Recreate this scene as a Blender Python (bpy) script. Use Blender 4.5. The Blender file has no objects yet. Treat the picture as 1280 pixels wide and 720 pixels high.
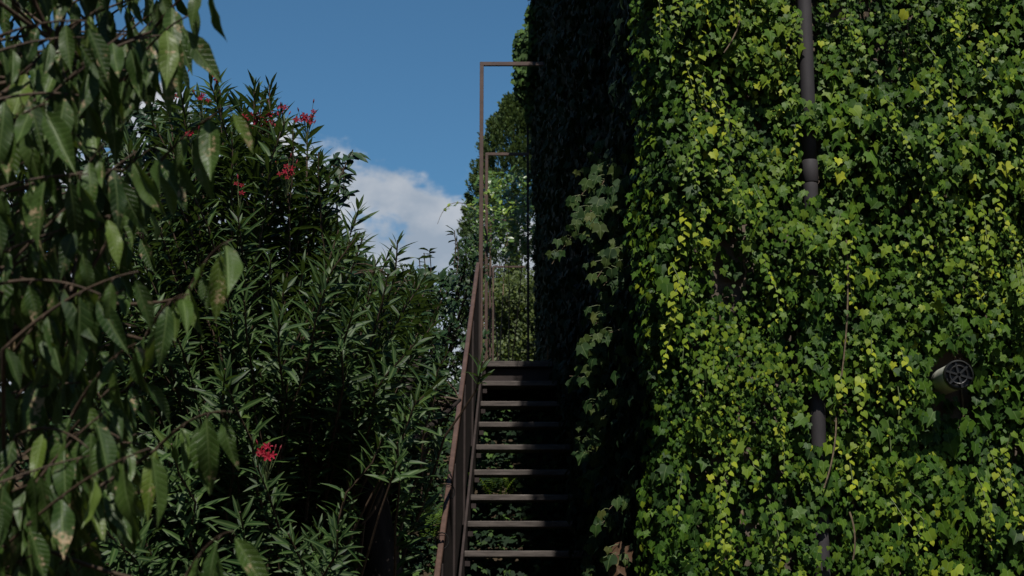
import bpy, math, random
import numpy as np
from mathutils import Matrix, Vector

R = math.radians
rng = np.random.default_rng(11)
random.seed(5)
sc = bpy.context.scene
COL = sc.collection

# ---------------------------------------------------------------- camera
F = 1900.0                      # focal length in pixels of a 1280 px wide frame
PITCH = math.atan(398 / F)
EYE = 1.6
cam_d = bpy.data.cameras.new('camera')
cam_d.sensor_width = 36.0
cam_d.lens = 36.0 * F / 1280
cam_d.clip_end = 2000
cam_d.dof.use_dof = True
cam_d.dof.focus_distance = 7.6
cam_d.dof.aperture_fstop = 6.3
cam = bpy.data.objects.new('camera', cam_d)
cam.location = (0, 0, EYE)
cam.rotation_euler = (R(90) + PITCH, 0, 0)
COL.objects.link(cam)
sc.camera = cam

# ---------------------------------------------------------------- sky and sun
SUN_EL, SUN_AZ = 58.0, 8.0      # azimuth: degrees to the right of straight behind the camera
w = bpy.data.worlds.new('World')
sc.world = w
w.use_nodes = True
nt = w.node_tree
nt.nodes.clear()
out = nt.nodes.new('ShaderNodeOutputWorld')
bg = nt.nodes.new('ShaderNodeBackground')
sky = nt.nodes.new('ShaderNodeTexSky')
sky.sky_type = 'NISHITA'
sky.sun_disc = False
sky.sun_elevation = R(SUN_EL)
sky.sun_rotation = R(180 - SUN_AZ)
sky.altitude = 300
sky.air_density = 1.0
sky.dust_density = 0.0
sky.ozone_density = 2.0
bg.inputs['Strength'].default_value = 0.05
tc = nt.nodes.new('ShaderNodeTexCoord')
mp = nt.nodes.new('ShaderNodeMapping')
mp.inputs['Scale'].default_value = (1, 1, 1.5)
mp.inputs['Location'].default_value = (0.355, 0.2, 0.0)
nz = nt.nodes.new('ShaderNodeTexNoise')
nz.inputs['Scale'].default_value = 5.5
nz.inputs['Detail'].default_value = 9
nz.inputs['Roughness'].default_value = 0.56
sep = nt.nodes.new('ShaderNodeSeparateXYZ')
elev = nt.nodes.new('ShaderNodeMapRange')       # more cloud towards the horizon, all the way round
elev.inputs['From Min'].default_value = 0.18
elev.inputs['From Max'].default_value = 0.34
elev.inputs['To Min'].default_value = 0.18
elev.inputs['To Max'].default_value = -0.10
add = nt.nodes.new('ShaderNodeMath'); add.operation = 'ADD'
ramp = nt.nodes.new('ShaderNodeMapRange')
ramp.inputs['From Min'].default_value = 0.49
ramp.inputs['From Max'].default_value = 0.575
ramp.inputs['To Max'].default_value = 0.92
ramp.interpolation_type = 'SMOOTHSTEP'
nz2 = nt.nodes.new('ShaderNodeTexNoise')        # grey bellies and white heads
nz2.inputs['Scale'].default_value = 15
nz2.inputs['Detail'].default_value = 6
cr = nt.nodes.new('ShaderNodeValToRGB')
cr.color_ramp.elements[0].position = 0.32
cr.color_ramp.elements[0].color = (5.0, 5.9, 7.1, 1)
cr.color_ramp.elements[1].position = 0.58
cr.color_ramp.elements[1].color = (9.4, 9.6, 10.0, 1)
mix = nt.nodes.new('ShaderNodeMix'); mix.data_type = 'RGBA'
L = nt.links.new
L(tc.outputs['Generated'], mp.inputs['Vector'])
L(mp.outputs['Vector'], nz.inputs['Vector'])
L(mp.outputs['Vector'], nz2.inputs['Vector'])
L(tc.outputs['Generated'], sep.inputs['Vector'])
L(sep.outputs['Z'], elev.inputs['Value'])
nz3 = nt.nodes.new('ShaderNodeTexNoise')
nz3.inputs['Scale'].default_value = 22
nz3.inputs['Detail'].default_value = 5
lump = nt.nodes.new('ShaderNodeMath'); lump.operation = 'MULTIPLY_ADD'
lump.inputs[1].default_value = 0.16
off3 = nt.nodes.new('ShaderNodeMath'); off3.operation = 'SUBTRACT'; off3.inputs[1].default_value = 0.5
L(mp.outputs['Vector'], nz3.inputs['Vector'])
L(nz3.outputs['Fac'], off3.inputs[0])
L(off3.outputs[0], lump.inputs[0])
L(nz.outputs['Fac'], lump.inputs[2])
L(lump.outputs[0], add.inputs[0])
L(elev.outputs['Result'], add.inputs[1])
L(add.outputs['Value'], ramp.inputs['Value'])
L(nz2.outputs['Fac'], cr.inputs['Fac'])
L(ramp.outputs['Result'], mix.inputs[0])
grade = nt.nodes.new('ShaderNodeMix'); grade.data_type = 'RGBA'; grade.blend_type = 'MULTIPLY'
grade.inputs[0].default_value = 1.0
grade.inputs[7].default_value = (0.74, 1.21, 1.36, 1)      # the clear, slightly cyan blue of the day
L(sky.outputs['Color'], grade.inputs[6])
L(grade.outputs[2], mix.inputs[6])
L(cr.outputs['Color'], mix.inputs[7])
L(mix.outputs[2], bg.inputs['Color'])
L(bg.outputs['Background'], out.inputs['Surface'])

sun_d = bpy.data.lights.new('sun', 'SUN')
sun_d.energy = 5.0
sun_d.angle = R(0.5)
sun_d.color = (1.0, 0.95, 0.87)
sun = bpy.data.objects.new('sun', sun_d)
COL.objects.link(sun)
to_sun = Vector((math.sin(R(SUN_AZ)) * math.cos(R(SUN_EL)), -math.cos(R(SUN_AZ)) * math.cos(R(SUN_EL)), math.sin(R(SUN_EL))))
sun.rotation_euler = to_sun.to_track_quat('Z', 'Y').to_euler()
sun.location = (3, -6, 12)

vs = sc.view_settings
vs.view_transform = 'Standard'
vs.look = 'None'
vs.exposure = 0.38
vs.gamma = 1.0
vs.use_curve_mapping = False
sc.cycles.max_bounces = 6
sc.cycles.transparent_max_bounces = 4
sc.cycles.use_denoising = True

# ---------------------------------------------------------------- helpers
_F = np.array([0, math.cos(PITCH), math.sin(PITCH)])
_U = np.array([0, -math.sin(PITCH), math.cos(PITCH)])
_X = np.array([1.0, 0, 0])


def P(px, py, d):
    """world point at distance d (along +Y) seen in that direction; used to lay the place out"""
    v = _F + _X * ((px - 640) / F) + _U * ((360 - py) / F)
    v = v * (d / v[1])
    return v + np.array([0, 0, EYE])


def PX(p):
    """(px, py) of world points (n,3)"""
    q = np.asarray(p, float) - np.array([0, 0, EYE])
    z = q @ _F
    return 640 + F * (q @ _X) / z, 360 - F * (q @ _U) / z, z


def norm(v):
    v = np.asarray(v, float)
    return v / np.maximum(np.linalg.norm(v, axis=-1, keepdims=True), 1e-9)


def vnoise(x, y, seed=0):
    """smooth value noise in 0..1 on arrays"""
    x = np.asarray(x, float); y = np.asarray(y, float)
    xi = np.floor(x).astype(np.int64); yi = np.floor(y).astype(np.int64)
    fx = x - xi; fy = y - yi
    fx = fx * fx * (3 - 2 * fx); fy = fy * fy * (3 - 2 * fy)

    def h(a, b):
        n = (a * 374761393 + b * 668265263 + seed * 1442695041) & 0x7fffffff
        n = ((n ^ (n >> 13)) * 1274126177) & 0x7fffffff
        return ((n ^ (n >> 16)) & 0xffff) / 65535.0
    a = h(xi, yi) * (1 - fx) + h(xi + 1, yi) * fx
    b = h(xi, yi + 1) * (1 - fx) + h(xi + 1, yi + 1) * fx
    return a * (1 - fy) + b * fy


def tag(o, label=None, cat=None, group=None, kind=None):
    if label: o['label'] = label
    if cat: o['category'] = cat
    if group: o['group'] = group
    if kind: o['kind'] = kind
    return o


def empty(name, loc, label, cat, group=None):
    o = bpy.data.objects.new(name, None)
    o.empty_display_size = 0.2
    o.location = loc
    COL.objects.link(o)
    return tag(o, label, cat, group)


def world_origin(o):
    p = np.zeros(3)
    while o is not None:
        p = p + np.array(o.location); o = o.parent
    return p


def link(name, me, parent=None, mat=None):
    o = bpy.data.objects.new(name, me)
    if mat is not None and len(me.materials) == 0:
        me.materials.append(mat)
    COL.objects.link(o)
    if parent is not None:
        o.parent = parent
    return o


class Geo:
    """collects world-space geometry into one mesh"""
    def __init__(self):
        self.v = []; self.f = []; self.n = 0

    def add(self, v, f):
        v = np.asarray(v, float)
        self.f += [tuple(i + self.n for i in q) for q in f]
        self.v.append(v); self.n += len(v)
        return self

    def box(self, c, s, rot=None, bevel=0.0):
        c = np.asarray(c, float); s = np.asarray(s, float) / 2
        if bevel <= 0:
            v = np.array([[x, y, z] for x in (-1, 1) for y in (-1, 1) for z in (-1, 1)], float) * s
            f = [(0, 1, 3, 2), (4, 6, 7, 5), (0, 4, 5, 1), (2, 3, 7, 6), (0, 2, 6, 4), (1, 5, 7, 3)]
        else:                      # chamfered box: 24 corner points
            import bmesh
            bm = bmesh.new()
            bmesh.ops.create_cube(bm, size=1)
            for q in bm.verts:
                q.co = Vector((q.co.x * 2 * s[0], q.co.y * 2 * s[1], q.co.z * 2 * s[2]))
            bmesh.ops.bevel(bm, geom=list(bm.edges), offset=bevel, segments=1, affect='EDGES')
            bm.verts.index_update()
            v = np.array([q.co[:] for q in bm.verts]); f = [tuple(q.index for q in p.verts) for p in bm.faces]
            bm.free()
        if rot is not None:
            v = v @ np.array(rot).T
        return self.add(v + c, f)

    def bar(self, a, b, wx, wz, up=(0, 0, 1), bevel=0.0):
        """rectangular bar from a to b: wx sideways, wz along up"""
        a = np.asarray(a, float); b = np.asarray(b, float)
        t = norm(b - a); x = norm(np.cross(t, up)); n = np.cross(x, t)
        rot = np.stack([x, t, n], 1)
        return self.box((a + b) / 2, (wx, np.linalg.norm(b - a), wz), rot, bevel)

    def tube(self, pts, rad, sides=8, cap=True, wob=0.0):
        pts = np.asarray(pts, float); m = len(pts)
        rad = np.broadcast_to(np.asarray(rad, float), (m,))
        t = np.gradient(pts, axis=0); t = norm(t)
        ref = np.array([0.31, 0.9, 0.2]) if abs(t[0] @ np.array([0.31, 0.9, 0.2])) < 0.9 else np.array([1.0, 0, 0])
        vs_ = []
        x = norm(ref - t[0] * (ref @ t[0]))
        for i in range(m):
            x = norm(x - t[i] * (x @ t[i])); y = np.cross(t[i], x)
            for k in range(sides):
                a = 2 * math.pi * k / sides
                r = rad[i] * (1 + wob * (random.random() - 0.5))
                vs_.append(pts[i] + r * (math.cos(a) * x + math.sin(a) * y))
        f = []
        for i in range(m - 1):
            for k in range(sides):
                k2 = (k + 1) % sides
                f.append((i * sides + k, i * sides + k2, (i + 1) * sides + k2, (i + 1) * sides + k))
        if cap:
            f.append(tuple(range(sides - 1, -1, -1)))
            f.append(tuple((m - 1) * sides + k for k in range(sides)))
        return self.add(vs_, f)

    def build(self, name, mat, parent=None, smooth=False):
        v = np.concatenate(self.v) if self.v else np.zeros((0, 3))
        if parent is not None:
            v = v - world_origin(parent)
        me = bpy.data.meshes.new(name)
        me.from_pydata(v.tolist(), [], self.f)
        if smooth:
            me.polygons.foreach_set('use_smooth', np.ones(len(me.polygons), bool))
        me.update()
        return link(name, me, parent, mat)


def bez(a, b, c, n=10):
    t = np.linspace(0, 1, n)[:, None]
    return (1 - t) ** 2 * np.asarray(a) + 2 * t * (1 - t) * np.asarray(b) + t * t * np.asarray(c)


# -------- leaf templates: base at the origin, tip towards +y, face towards +z
def fan(outline, centre, droop=0.18, fold=0.10):
    o = list(outline) + [(-x, y) for x, y in reversed(outline[1:-1])]
    v = [(0.0, centre)] + o
    v = np.array([(x, y, fold * abs(x) - droop * (x * x * 1.2 + max(y - centre, 0) ** 2)) for x, y in v])
    n = len(o)
    f = [(0, 1 + (i + 1) % n, 1 + i) for i in range(n)]
    f = [q[::-1] for q in f]
    return fix_up(v, f)


def strip(prof, fold=0.25, droop=0.2, wave=0.0, cols=1, seed=0, twist=0.0):
    """prof: [(t, half width)]; midrib strip leaf with fold, tip droop and edge waves"""
    rs = random.Random(seed)
    v = []; m = len(prof); row = 2 * cols + 1
    ph = rs.random() * 6
    for i, (t, hw) in enumerate(prof):
        for c in range(-cols, cols + 1):
            u = c / cols; x = u * hw
            z = fold * abs(x) - droop * t * t + wave * (abs(u) ** 1.5) * math.sin(ph + t * 11 + (2 if u > 0 else 0)) * hw
            a = twist * t
            v.append((x * math.cos(a) - z * math.sin(a) * 0, t, z + x * math.sin(a)))
    f = []
    for i in range(m - 1):
        for c in range(row - 1):
            a = i * row + c
            f.append((a, a + 1, a + 1 + row, a + row))
    return fix_up(np.array(v), f)


def fix_up(v, f):
    tri = []
    for q in f:
        tri.append((q[0], q[1], q[2]))
        if len(q) == 4: tri.append((q[0], q[2], q[3]))
    tri = np.array(tri, np.int32)
    p = v[tri]; n = np.cross(p[:, 1] - p[:, 0], p[:, 2] - p[:, 0])
    area = np.linalg.norm(n, axis=1)
    flip = n[:, 2] < 0
    tri[flip] = tri[flip][:, ::-1]
    return v, tri[area > 1e-9]


IVY = [fan([(0, .04), (.17, -.13), (.40, -.04), (.37, .18), (.60, .40), (.30, .50), (.20, .70), (0, 1.05)], .34, .50, .34),
       fan([(0, .02), (.20, -.14), (.46, .02), (.36, .24), (.52, .55), (.24, .56), (.17, .78), (0, 1.0)], .34, .65, .20),
       fan([(0, .05), (.22, -.10), (.50, .10), (.40, .38), (.42, .62), (.18, .72), (0, .98)], .36, .45, .42)]
JUV = [fan([(0, .03), (.24, -.10), (.50, .12), (.40, .42), (.20, .70), (0, .95)], .36, .6, .35),
       fan([(0, .03), (.28, -.06), (.46, .22), (.30, .60), (0, .92)], .36, .40, .10)]
BOSTON = [fan([(0, .05), (.30, -.12), (.55, .10), (.60, .36), (.76, .70), (.38, .66), (.24, .86), (0, 1.25)], .42, .55, .45),
          fan([(0, .05), (.32, -.10), (.58, .16), (.66, .55), (.36, .72), (.18, .95), (0, 1.2)], .42, .65, .35)]
OLE = [strip([(0, .012), (.18, .068), (.42, .096), (.70, .070), (1, .003)], .35, d, seed=i) for i, d in enumerate((.05, .16, .30))]
OVAL = [strip([(0, .015), (.2, .16), (.48, .235), (.76, .15), (1, .004)], f_, d, .15, seed=i) for i, (f_, d) in enumerate(((.3, .12), (.5, .28), (.15, .2)))]
_cp = [(0, .012), (.07, .055), (.17, .108), (.29, .143), (.42, .153), (.55, .143), (.67, .118), (.78, .081), (.88, .040), (.95, .015), (1.0, .002)]
CHERRY = [strip(_cp, f_, d, wv, 2, i, tw) for i, (f_, d, wv, tw) in enumerate(
    ((.55, .10, .22, .1), (.30, .24, .30, -.25), (.80, .16, .16, .3), (.20, .34, .36, .5), (.95, .05, .25, -.1), (.42, -.08, .3, -.45)))]
SPRAY = [fix_up(np.array([(0, 0, 0), (.16, .35, .05), (-.13, .45, .03), (.02, 1, -.1), (.2, .72, 0), (-.2, .8, .02)], float),
                [(0, 1, 3, 2), (1, 4, 3), (2, 3, 5)])]
NEEDLE = [fix_up(np.array([(0, 0, 0), (.07, .4, .02), (0, 1, -.06), (-.07, .4, .02)], float), [(0, 1, 2, 3)])]


class Leaves:
    """vectorised leaf placement: base point, tip direction, rough normal, size, tint"""
    def __init__(self):
        self.b = []; self.t = []; self.n = []; self.s = []; self.k = []; self.m = []

    def put(self, base, tip, nor, size, tint, tmpl):
        base = np.atleast_2d(np.asarray(base, float)); c = len(base)
        self.b.append(base)
        self.t.append(np.broadcast_to(np.asarray(tip, float), (c, 3)))
        self.n.append(np.broadcast_to(np.asarray(nor, float), (c, 3)))
        self.s.append(np.broadcast_to(np.asarray(size, float), (c,)))
        self.k.append(np.broadcast_to(np.asarray(tint, float), (c,)))
        self.m.append(np.broadcast_to(np.asarray(tmpl, int), (c,)))

    def arrays(self):
        b = np.concatenate(self.b); t = norm(np.concatenate(self.t)); n = np.concatenate(self.n)
        x = np.cross(t, n); bad = np.linalg.norm(x, axis=1) < 1e-4; x[bad] = (1, 0, 0)
        x = norm(x); n = np.cross(x, t)
        return b, x, t, n, np.concatenate(self.s), np.clip(np.concatenate(self.k), 0, 1), np.concatenate(self.m)

    def build(self, parent, mat, tmpls, leaf_name='leaf', n_single=300, bulk_name='foliage', front=None, tints=7, keep=None):
        b, x, t, n, s, k, m = self.arrays()
        if keep is not None:
            q = keep(b + t * (s * .5)[:, None])
            b, x, t, n, s, k, m = b[q], x[q], t[q], n[q], s[q], k[q], m[q]
        org = world_origin(parent)
        single = np.zeros(len(b), bool)
        if n_single:
            c = b + t * (s * .5)[:, None]
            px, py, z = PX(c)
            vis = (px > 4) & (px < 1276) & (py > 4) & (py < 716) & (z > .3)
            score = np.where(vis, s / np.maximum(z, .3), -1)
            if front is not None: score = np.where(vis, score * front(c), -1)
            idx = np.argsort(-score)[:n_single]
            single[idx[score[idx] > 0]] = True
        # the individually built leaves: shared meshes per shape and tint
        cache = {}
        for i in np.nonzero(single)[0]:
            kt = int(round(k[i] * (tints - 1))); key = (int(m[i]), kt)
            if key not in cache:
                cache[key] = leaf_mesh(leaf_name, *tmpls[key[0]], kt / (tints - 1), mat)
            o = bpy.data.objects.new(leaf_name, cache[key])
            COL.objects.link(o); o.parent = parent
            p = b[i] - org
            M = np.eye(4); M[:3, 0] = x[i] * s[i]; M[:3, 1] = t[i] * s[i]; M[:3, 2] = n[i] * s[i]; M[:3, 3] = p
            o.matrix_basis = Matrix(M.tolist())
        rest = ~single
        V = []; Fc = []; CO = []; TI = []; off = 0
        for j, (tv, tf) in enumerate(tmpls):
            q = rest & (m == j)
            if not q.any(): continue
            B, X_, T_, N_, S_ = b[q] - org, x[q], t[q], n[q], s[q]
            vv = B[:, None, :] + S_[:, None, None] * (tv[None, :, 0:1] * X_[:, None, :] + tv[None, :, 1:2] * T_[:, None, :] + tv[None, :, 2:3] * N_[:, None, :])
            cnt = len(B); nv = len(tv)
            V.append(vv.reshape(-1, 3))
            Fc.append((tf[None] + (np.arange(cnt) * nv)[:, None, None]).reshape(-1, 3) + off)
            CO.append(np.tile(tv, (cnt, 1))); TI.append(np.repeat(k[q], nv))
            off += cnt * nv
        if not V: return None
        me = fast_mesh(bulk_name, np.concatenate(V), np.concatenate(Fc), np.concatenate(CO), np.concatenate(TI))
        o = link(bulk_name, me, parent, mat)
        o['kind'] = 'stuff'
        return o


def fast_mesh(name, v, tri, co, ti):
    me = bpy.data.meshes.new(name)
    me.vertices.add(len(v)); me.vertices.foreach_set('co', v.astype(np.float32).ravel())
    me.loops.add(tri.size); me.loops.foreach_set('vertex_index', tri.astype(np.int32).ravel())
    me.polygons.add(len(tri)); me.polygons.foreach_set('loop_start', np.arange(0, tri.size, 3, dtype=np.int32))
    me.polygons.foreach_set('use_smooth', np.ones(len(tri), bool))
    a = me.attributes.new('leafco', 'FLOAT_VECTOR', 'POINT'); a.data.foreach_set('vector', co.astype(np.float32).ravel())
    a = me.attributes.new('tint', 'FLOAT', 'POINT'); a.data.foreach_set('value', np.asarray(ti, np.float32))
    me.update(calc_edges=True)
    return me


def leaf_mesh(name, tv, tf, tint, mat):
    me = fast_mesh(name, tv, tf, tv, np.full(len(tv), tint))
    me.materials.append(mat)
    return me


def rand_dir(n, z0=-1, z1=1):
    a = rng.uniform(0, 2 * math.pi, n); z = rng.uniform(z0, z1, n); r = np.sqrt(1 - z * z)
    return np.stack([r * np.cos(a), r * np.sin(a), z], 1)


# ---------------------------------------------------------------- materials
def mat_base(name):
    m = bpy.data.materials.new(name); m.use_nodes = True
    n = m.node_tree; n.nodes.clear()
    o = n.nodes.new('ShaderNodeOutputMaterial')
    p = n.nodes.new('ShaderNodeBsdfPrincipled')
    n.links.new(p.outputs[0], o.inputs[0])
    return m, n, p, o


def leaf_mat(name, cols, trans=(.10, .16, .02), rough=.42, tf=.22, spec=.45, veins=False, spots=0.0, rib=0.0, coat=0.0):
    m, n, p, o = mat_base(name)
    N = n.nodes.new; K = n.links.new
    at = N('ShaderNodeAttribute'); at.attribute_name = 'tint'
    ac = N('ShaderNodeAttribute'); ac.attribute_name = 'leafco'
    rp = N('ShaderNodeValToRGB')
    e = rp.color_ramp.elements
    for i, c in enumerate(cols):
        pos = i / (len(cols) - 1)
        q = e[i] if i < 2 else e.new(pos)
        q.position = pos; q.color = (*c, 1)
    e[0].position = 0
    # keep the ramp ordered
    for i, c in enumerate(cols):
        rp.color_ramp.elements[i].position = i / (len(cols) - 1)
        rp.color_ramp.elements[i].color = (*c, 1)
    K(at.outputs['Fac'], rp.inputs[0])
    geo = N('ShaderNodeNewGeometry')
    nz = N('ShaderNodeTexNoise'); nz.inputs['Scale'].default_value = 9; nz.inputs['Detail'].default_value = 3
    K(geo.outputs['Position'], nz.inputs['Vector'])
    vr = N('ShaderNodeMapRange'); vr.inputs['From Min'].default_value = .3; vr.inputs['From Max'].default_value = .7
    vr.inputs['To Min'].default_value = .78; vr.inputs['To Max'].default_value = 1.22
    K(nz.outputs['Fac'], vr.inputs['Value'])
    mu = N('ShaderNodeMix'); mu.data_type = 'RGBA'; mu.blend_type = 'MULTIPLY'; mu.inputs[0].default_value = 1
    K(rp.outputs[0], mu.inputs[6]); K(vr.outputs[0], mu.inputs[7])
    col = mu.outputs[2]
    sx = N('ShaderNodeSeparateXYZ'); K(ac.outputs['Vector'], sx.inputs[0])
    ab = N('ShaderNodeMath'); ab.operation = 'ABSOLUTE'; K(sx.outputs['X'], ab.inputs[0])
    if veins or rib:
        mr = N('ShaderNodeMapRange'); mr.inputs['From Min'].default_value = .006 if veins else .01
        mr.inputs['From Max'].default_value = .020 if veins else .035
        mr.inputs['To Min'].default_value = 1; mr.inputs['To Max'].default_value = 0
        K(ab.outputs[0], mr.inputs['Value'])
        fac = mr.outputs[0]
        if veins:
            a1 = N('ShaderNodeMath'); a1.operation = 'MULTIPLY_ADD'; a1.inputs[1].default_value = -0.85
            K(ab.outputs[0], a1.inputs[0]); K(sx.outputs['Y'], a1.inputs[2])
            a2 = N('ShaderNodeMath'); a2.operation = 'MULTIPLY'; a2.inputs[1].default_value = 11.0; K(a1.outputs[0], a2.inputs[0])
            a3 = N('ShaderNodeMath'); a3.operation = 'FRACT'; K(a2.outputs[0], a3.inputs[0])
            a4 = N('ShaderNodeMath'); a4.operation = 'PINGPONG'; a4.inputs[1].default_value = .5; K(a3.outputs[0], a4.inputs[0])
            a5 = N('ShaderNodeMapRange'); a5.inputs['From Min'].default_value = .03; a5.inputs['From Max'].default_value = .13
            a5.inputs['To Min'].default_value = .5; a5.inputs['To Max'].default_value = 0
            K(a4.outputs[0], a5.inputs['Value'])
            mx = N('ShaderNodeMath'); mx.operation = 'MAXIMUM'; K(fac, mx.inputs[0]); K(a5.outputs[0], mx.inputs[1])
            fac = mx.outputs[0]
            bp = N('ShaderNodeBump'); bp.inputs['Strength'].default_value = .5; bp.inputs['Distance'].default_value = .004
            bp.invert = True
            K(fac, bp.inputs['Height']); K(bp.outputs[0], p.inputs['Normal'])
        vm = N('ShaderNodeMix'); vm.data_type = 'RGBA'
        sc_ = N('ShaderNodeMath'); sc_.operation = 'MULTIPLY'; sc_.inputs[1].default_value = rib or .27
        K(fac, sc_.inputs[0]); K(sc_.outputs[0], vm.inputs[0])
        K(col, vm.inputs[6]); vm.inputs[7].default_value = (.20, .27, .10, 1)
        col = vm.outputs[2]
    if spots:
        oi = N('ShaderNodeMath'); oi.operation = 'MULTIPLY'; oi.inputs[1].default_value = 31.0; K(at.outputs['Fac'], oi.inputs[0])
        n2 = N('ShaderNodeTexNoise'); n2.inputs['Scale'].default_value = 16; n2.inputs['Detail'].default_value = 5
        n2.inputs['Roughness'].default_value = .7
        K(geo.outputs['Position'], n2.inputs['Vector'])
        n3 = N('ShaderNodeTexNoise'); n3.inputs['Scale'].default_value = 120; n3.inputs['Detail'].default_value = 2
        K(geo.outputs['Position'], n3.inputs['Vector'])
        ad = N('ShaderNodeMath'); ad.operation = 'MULTIPLY_ADD'; ad.inputs[1].default_value = .35
        K(n3.outputs['Fac'], ad.inputs[0]); K(n2.outputs['Fac'], ad.inputs[2])
        sr = N('ShaderNodeMapRange'); sr.inputs['From Min'].default_value = .79; sr.inputs['From Max'].default_value = .85
        sr.inputs['To Max'].default_value = spots
        K(ad.outputs[0], sr.inputs['Value'])
        sm = N('ShaderNodeMix'); sm.data_type = 'RGBA'; K(sr.outputs[0], sm.inputs[0]); K(col, sm.inputs[6])
        sm.inputs[7].default_value = (.34, .24, .15, 1)
        col = sm.outputs[2]
    K(col, p.inputs['Base Color'])
    p.inputs['Roughness'].default_value = rough
    p.inputs['Specular IOR Level'].default_value = spec
    tr = N('ShaderNodeBsdfTranslucent')
    tm = N('ShaderNodeMix'); tm.data_type = 'RGBA'; tm.inputs[0].default_value = .55
    K(col, tm.inputs[6]); tm.inputs[7].default_value = (*trans, 1)
    K(tm.outputs[2], tr.inputs['Color'])
    ms = N('ShaderNodeMixShader'); ms.inputs[0].default_value = tf
    K(p.outputs[0], ms.inputs[1]); K(tr.outputs[0], ms.inputs[2]); K(ms.outputs[0], o.inputs[0])
    return m


def surf_mat(name, c1, c2, scale=6, rough=.8, spec=.3, bump=.3, dist=.01, stretch=(1, 1, 1), metal=0, c3=None, detail=6):
    m, n, p, o = mat_base(name)
    N = n.nodes.new; K = n.links.new
    t = N('ShaderNodeTexCoord'); mp_ = N('ShaderNodeMapping'); mp_.inputs['Scale'].default_value = stretch
    K(t.outputs['Object'], mp_.inputs[0])
    nz = N('ShaderNodeTexNoise'); nz.inputs['Scale'].default_value = scale; nz.inputs['Detail'].default_value = detail
    nz.inputs['Roughness'].default_value = .62
    K(mp_.outputs[0], nz.inputs['Vector'])
    rp = N('ShaderNodeValToRGB'); rp.color_ramp.elements[0].position = .32; rp.color_ramp.elements[1].position = .68
    rp.color_ramp.elements[0].color = (*c1, 1); rp.color_ramp.elements[1].color = (*c2, 1)
    if c3 is not None:
        e = rp.color_ramp.elements.new(.82); e.color = (*c3, 1)
    K(nz.outputs['Fac'], rp.inputs[0]); K(rp.outputs[0], p.inputs['Base Color'])
    bp = N('ShaderNodeBump'); bp.inputs['Strength'].default_value = bump; bp.inputs['Distance'].default_value = dist
    K(nz.outputs['Fac'], bp.inputs['Height']); K(bp.outputs[0], p.inputs['Normal'])
    p.inputs['Roughness'].default_value = rough; p.inputs['Specular IOR Level'].default_value = spec
    p.inputs['Metallic'].default_value = metal
    return m


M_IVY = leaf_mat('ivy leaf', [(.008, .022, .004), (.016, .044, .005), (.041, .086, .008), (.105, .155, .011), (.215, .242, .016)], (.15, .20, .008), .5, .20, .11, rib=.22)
M_IVYD = leaf_mat('ivy leaf darkened for shade', [(.005, .013, .006), (.009, .022, .008), (.050, .095, .018)], (.05, .09, .02), .7, .12, .12)  # darker copy of the ivy leaf: shade is put into its colour
M_BOST = leaf_mat('creeper leaf', [(.0096, .0256, .0072), (.0176, .0416, .0088), (.0520, .0680, .0128), (.075, .042, .024)], (.10, .15, .02), .6, .22, .14, rib=.3)
M_CHER = leaf_mat('cherry leaf', [(.0138, .0318, .0069), (.0241, .0499, .0095), (.0413, .0740, .0138), (.0903, .1290, .0155)], (.14, .21, .02), .46, .26, .24, veins=True, spots=.75)
M_OLE = leaf_mat('oleander leaf', [(.0086, .0232, .0069), (.0138, .0344, .0086), (.0241, .0516, .0112), (.0645, .0946, .0138)], (.08, .13, .015), .5, .2, .18, rib=.2)
M_LAUR = leaf_mat('laurel leaf', [(.010, .026, .012), (.018, .042, .015), (.045, .075, .020)], (.07, .12, .02), .48, .15, .2)
M_HEDG = leaf_mat('hedge leaf', [(.008, .022, .010), (.014, .035, .014), (.028, .056, .018)], (.05, .09, .02), .5, .12, .3)
M_CYP = leaf_mat('cypress spray', [(.020, .042, .014), (.038, .068, .020), (.085, .120, .032)], (.14, .20, .04), .6, .25, .2)
M_CITR = leaf_mat('lemon leaf', [(.030, .070, .018), (.060, .120, .022), (.18, .25, .03)], (.16, .24, .02), .36, .25, .5)
M_BROOM = leaf_mat('broom leaf', [(.026, .044, .010), (.048, .072, .013), (.090, .112, .020)], (.12, .17, .02), .55, .25, .3)
M_FERN = leaf_mat('fern leaf', [(.035, .085, .018), (.070, .140, .022), (.16, .22, .03)], (.16, .24, .02), .5, .3, .3)
M_PETAL = leaf_mat('petal', [(.12, .003, .009), (.17, .004, .014), (.21, .007, .024)], (.22, .005, .016), .6, .2, .12)
M_BARK = surf_mat('bark', (.008, .006, .005), (.022, .016, .013), 22, .9, .2, .7, .02, (1, 1, .25))
M_TWIG = surf_mat('twig bark', (.024, .015, .009), (.060, .038, .023), 60, .75, .3, .3, .003)
M_STEM = surf_mat('green stem', (.05, .075, .025), (.10, .12, .045), 40, .6, .3, .2, .002)
M_VINE = surf_mat('vine stem', (.055, .040, .026), (.16, .12, .075), 50, .8, .2, .4, .004)
M_SOIL = surf_mat('soil', (.020, .015, .010), (.060, .045, .028), 3, .95, .1, .8, .05, c3=(.045, .055, .020))
M_PLAS = surf_mat('weathered render', (.050, .039, .030), (.125, .100, .078), 5, .9, .15, .6, .02, c3=(.12, .085, .06))
M_STEEL = surf_mat('brown painted steel', (.040, .022, .016), (.072, .041, .031), 14, .5, .4, .12, .003, c3=(.12, .066, .045))
M_DARKST = surf_mat('dark and shade toned steel', (.014, .010, .009), (.030, .021, .020), 10, .65, .25, .15, .003)  # on the stair side panels, brown paint with shade put into the colour
M_TREAD = surf_mat('weathered tread', (.034, .028, .025), (.090, .076, .068), 20, .75, .3, .3, .004, (.35, 2, 2), c3=(.17, .155, .15))
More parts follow.
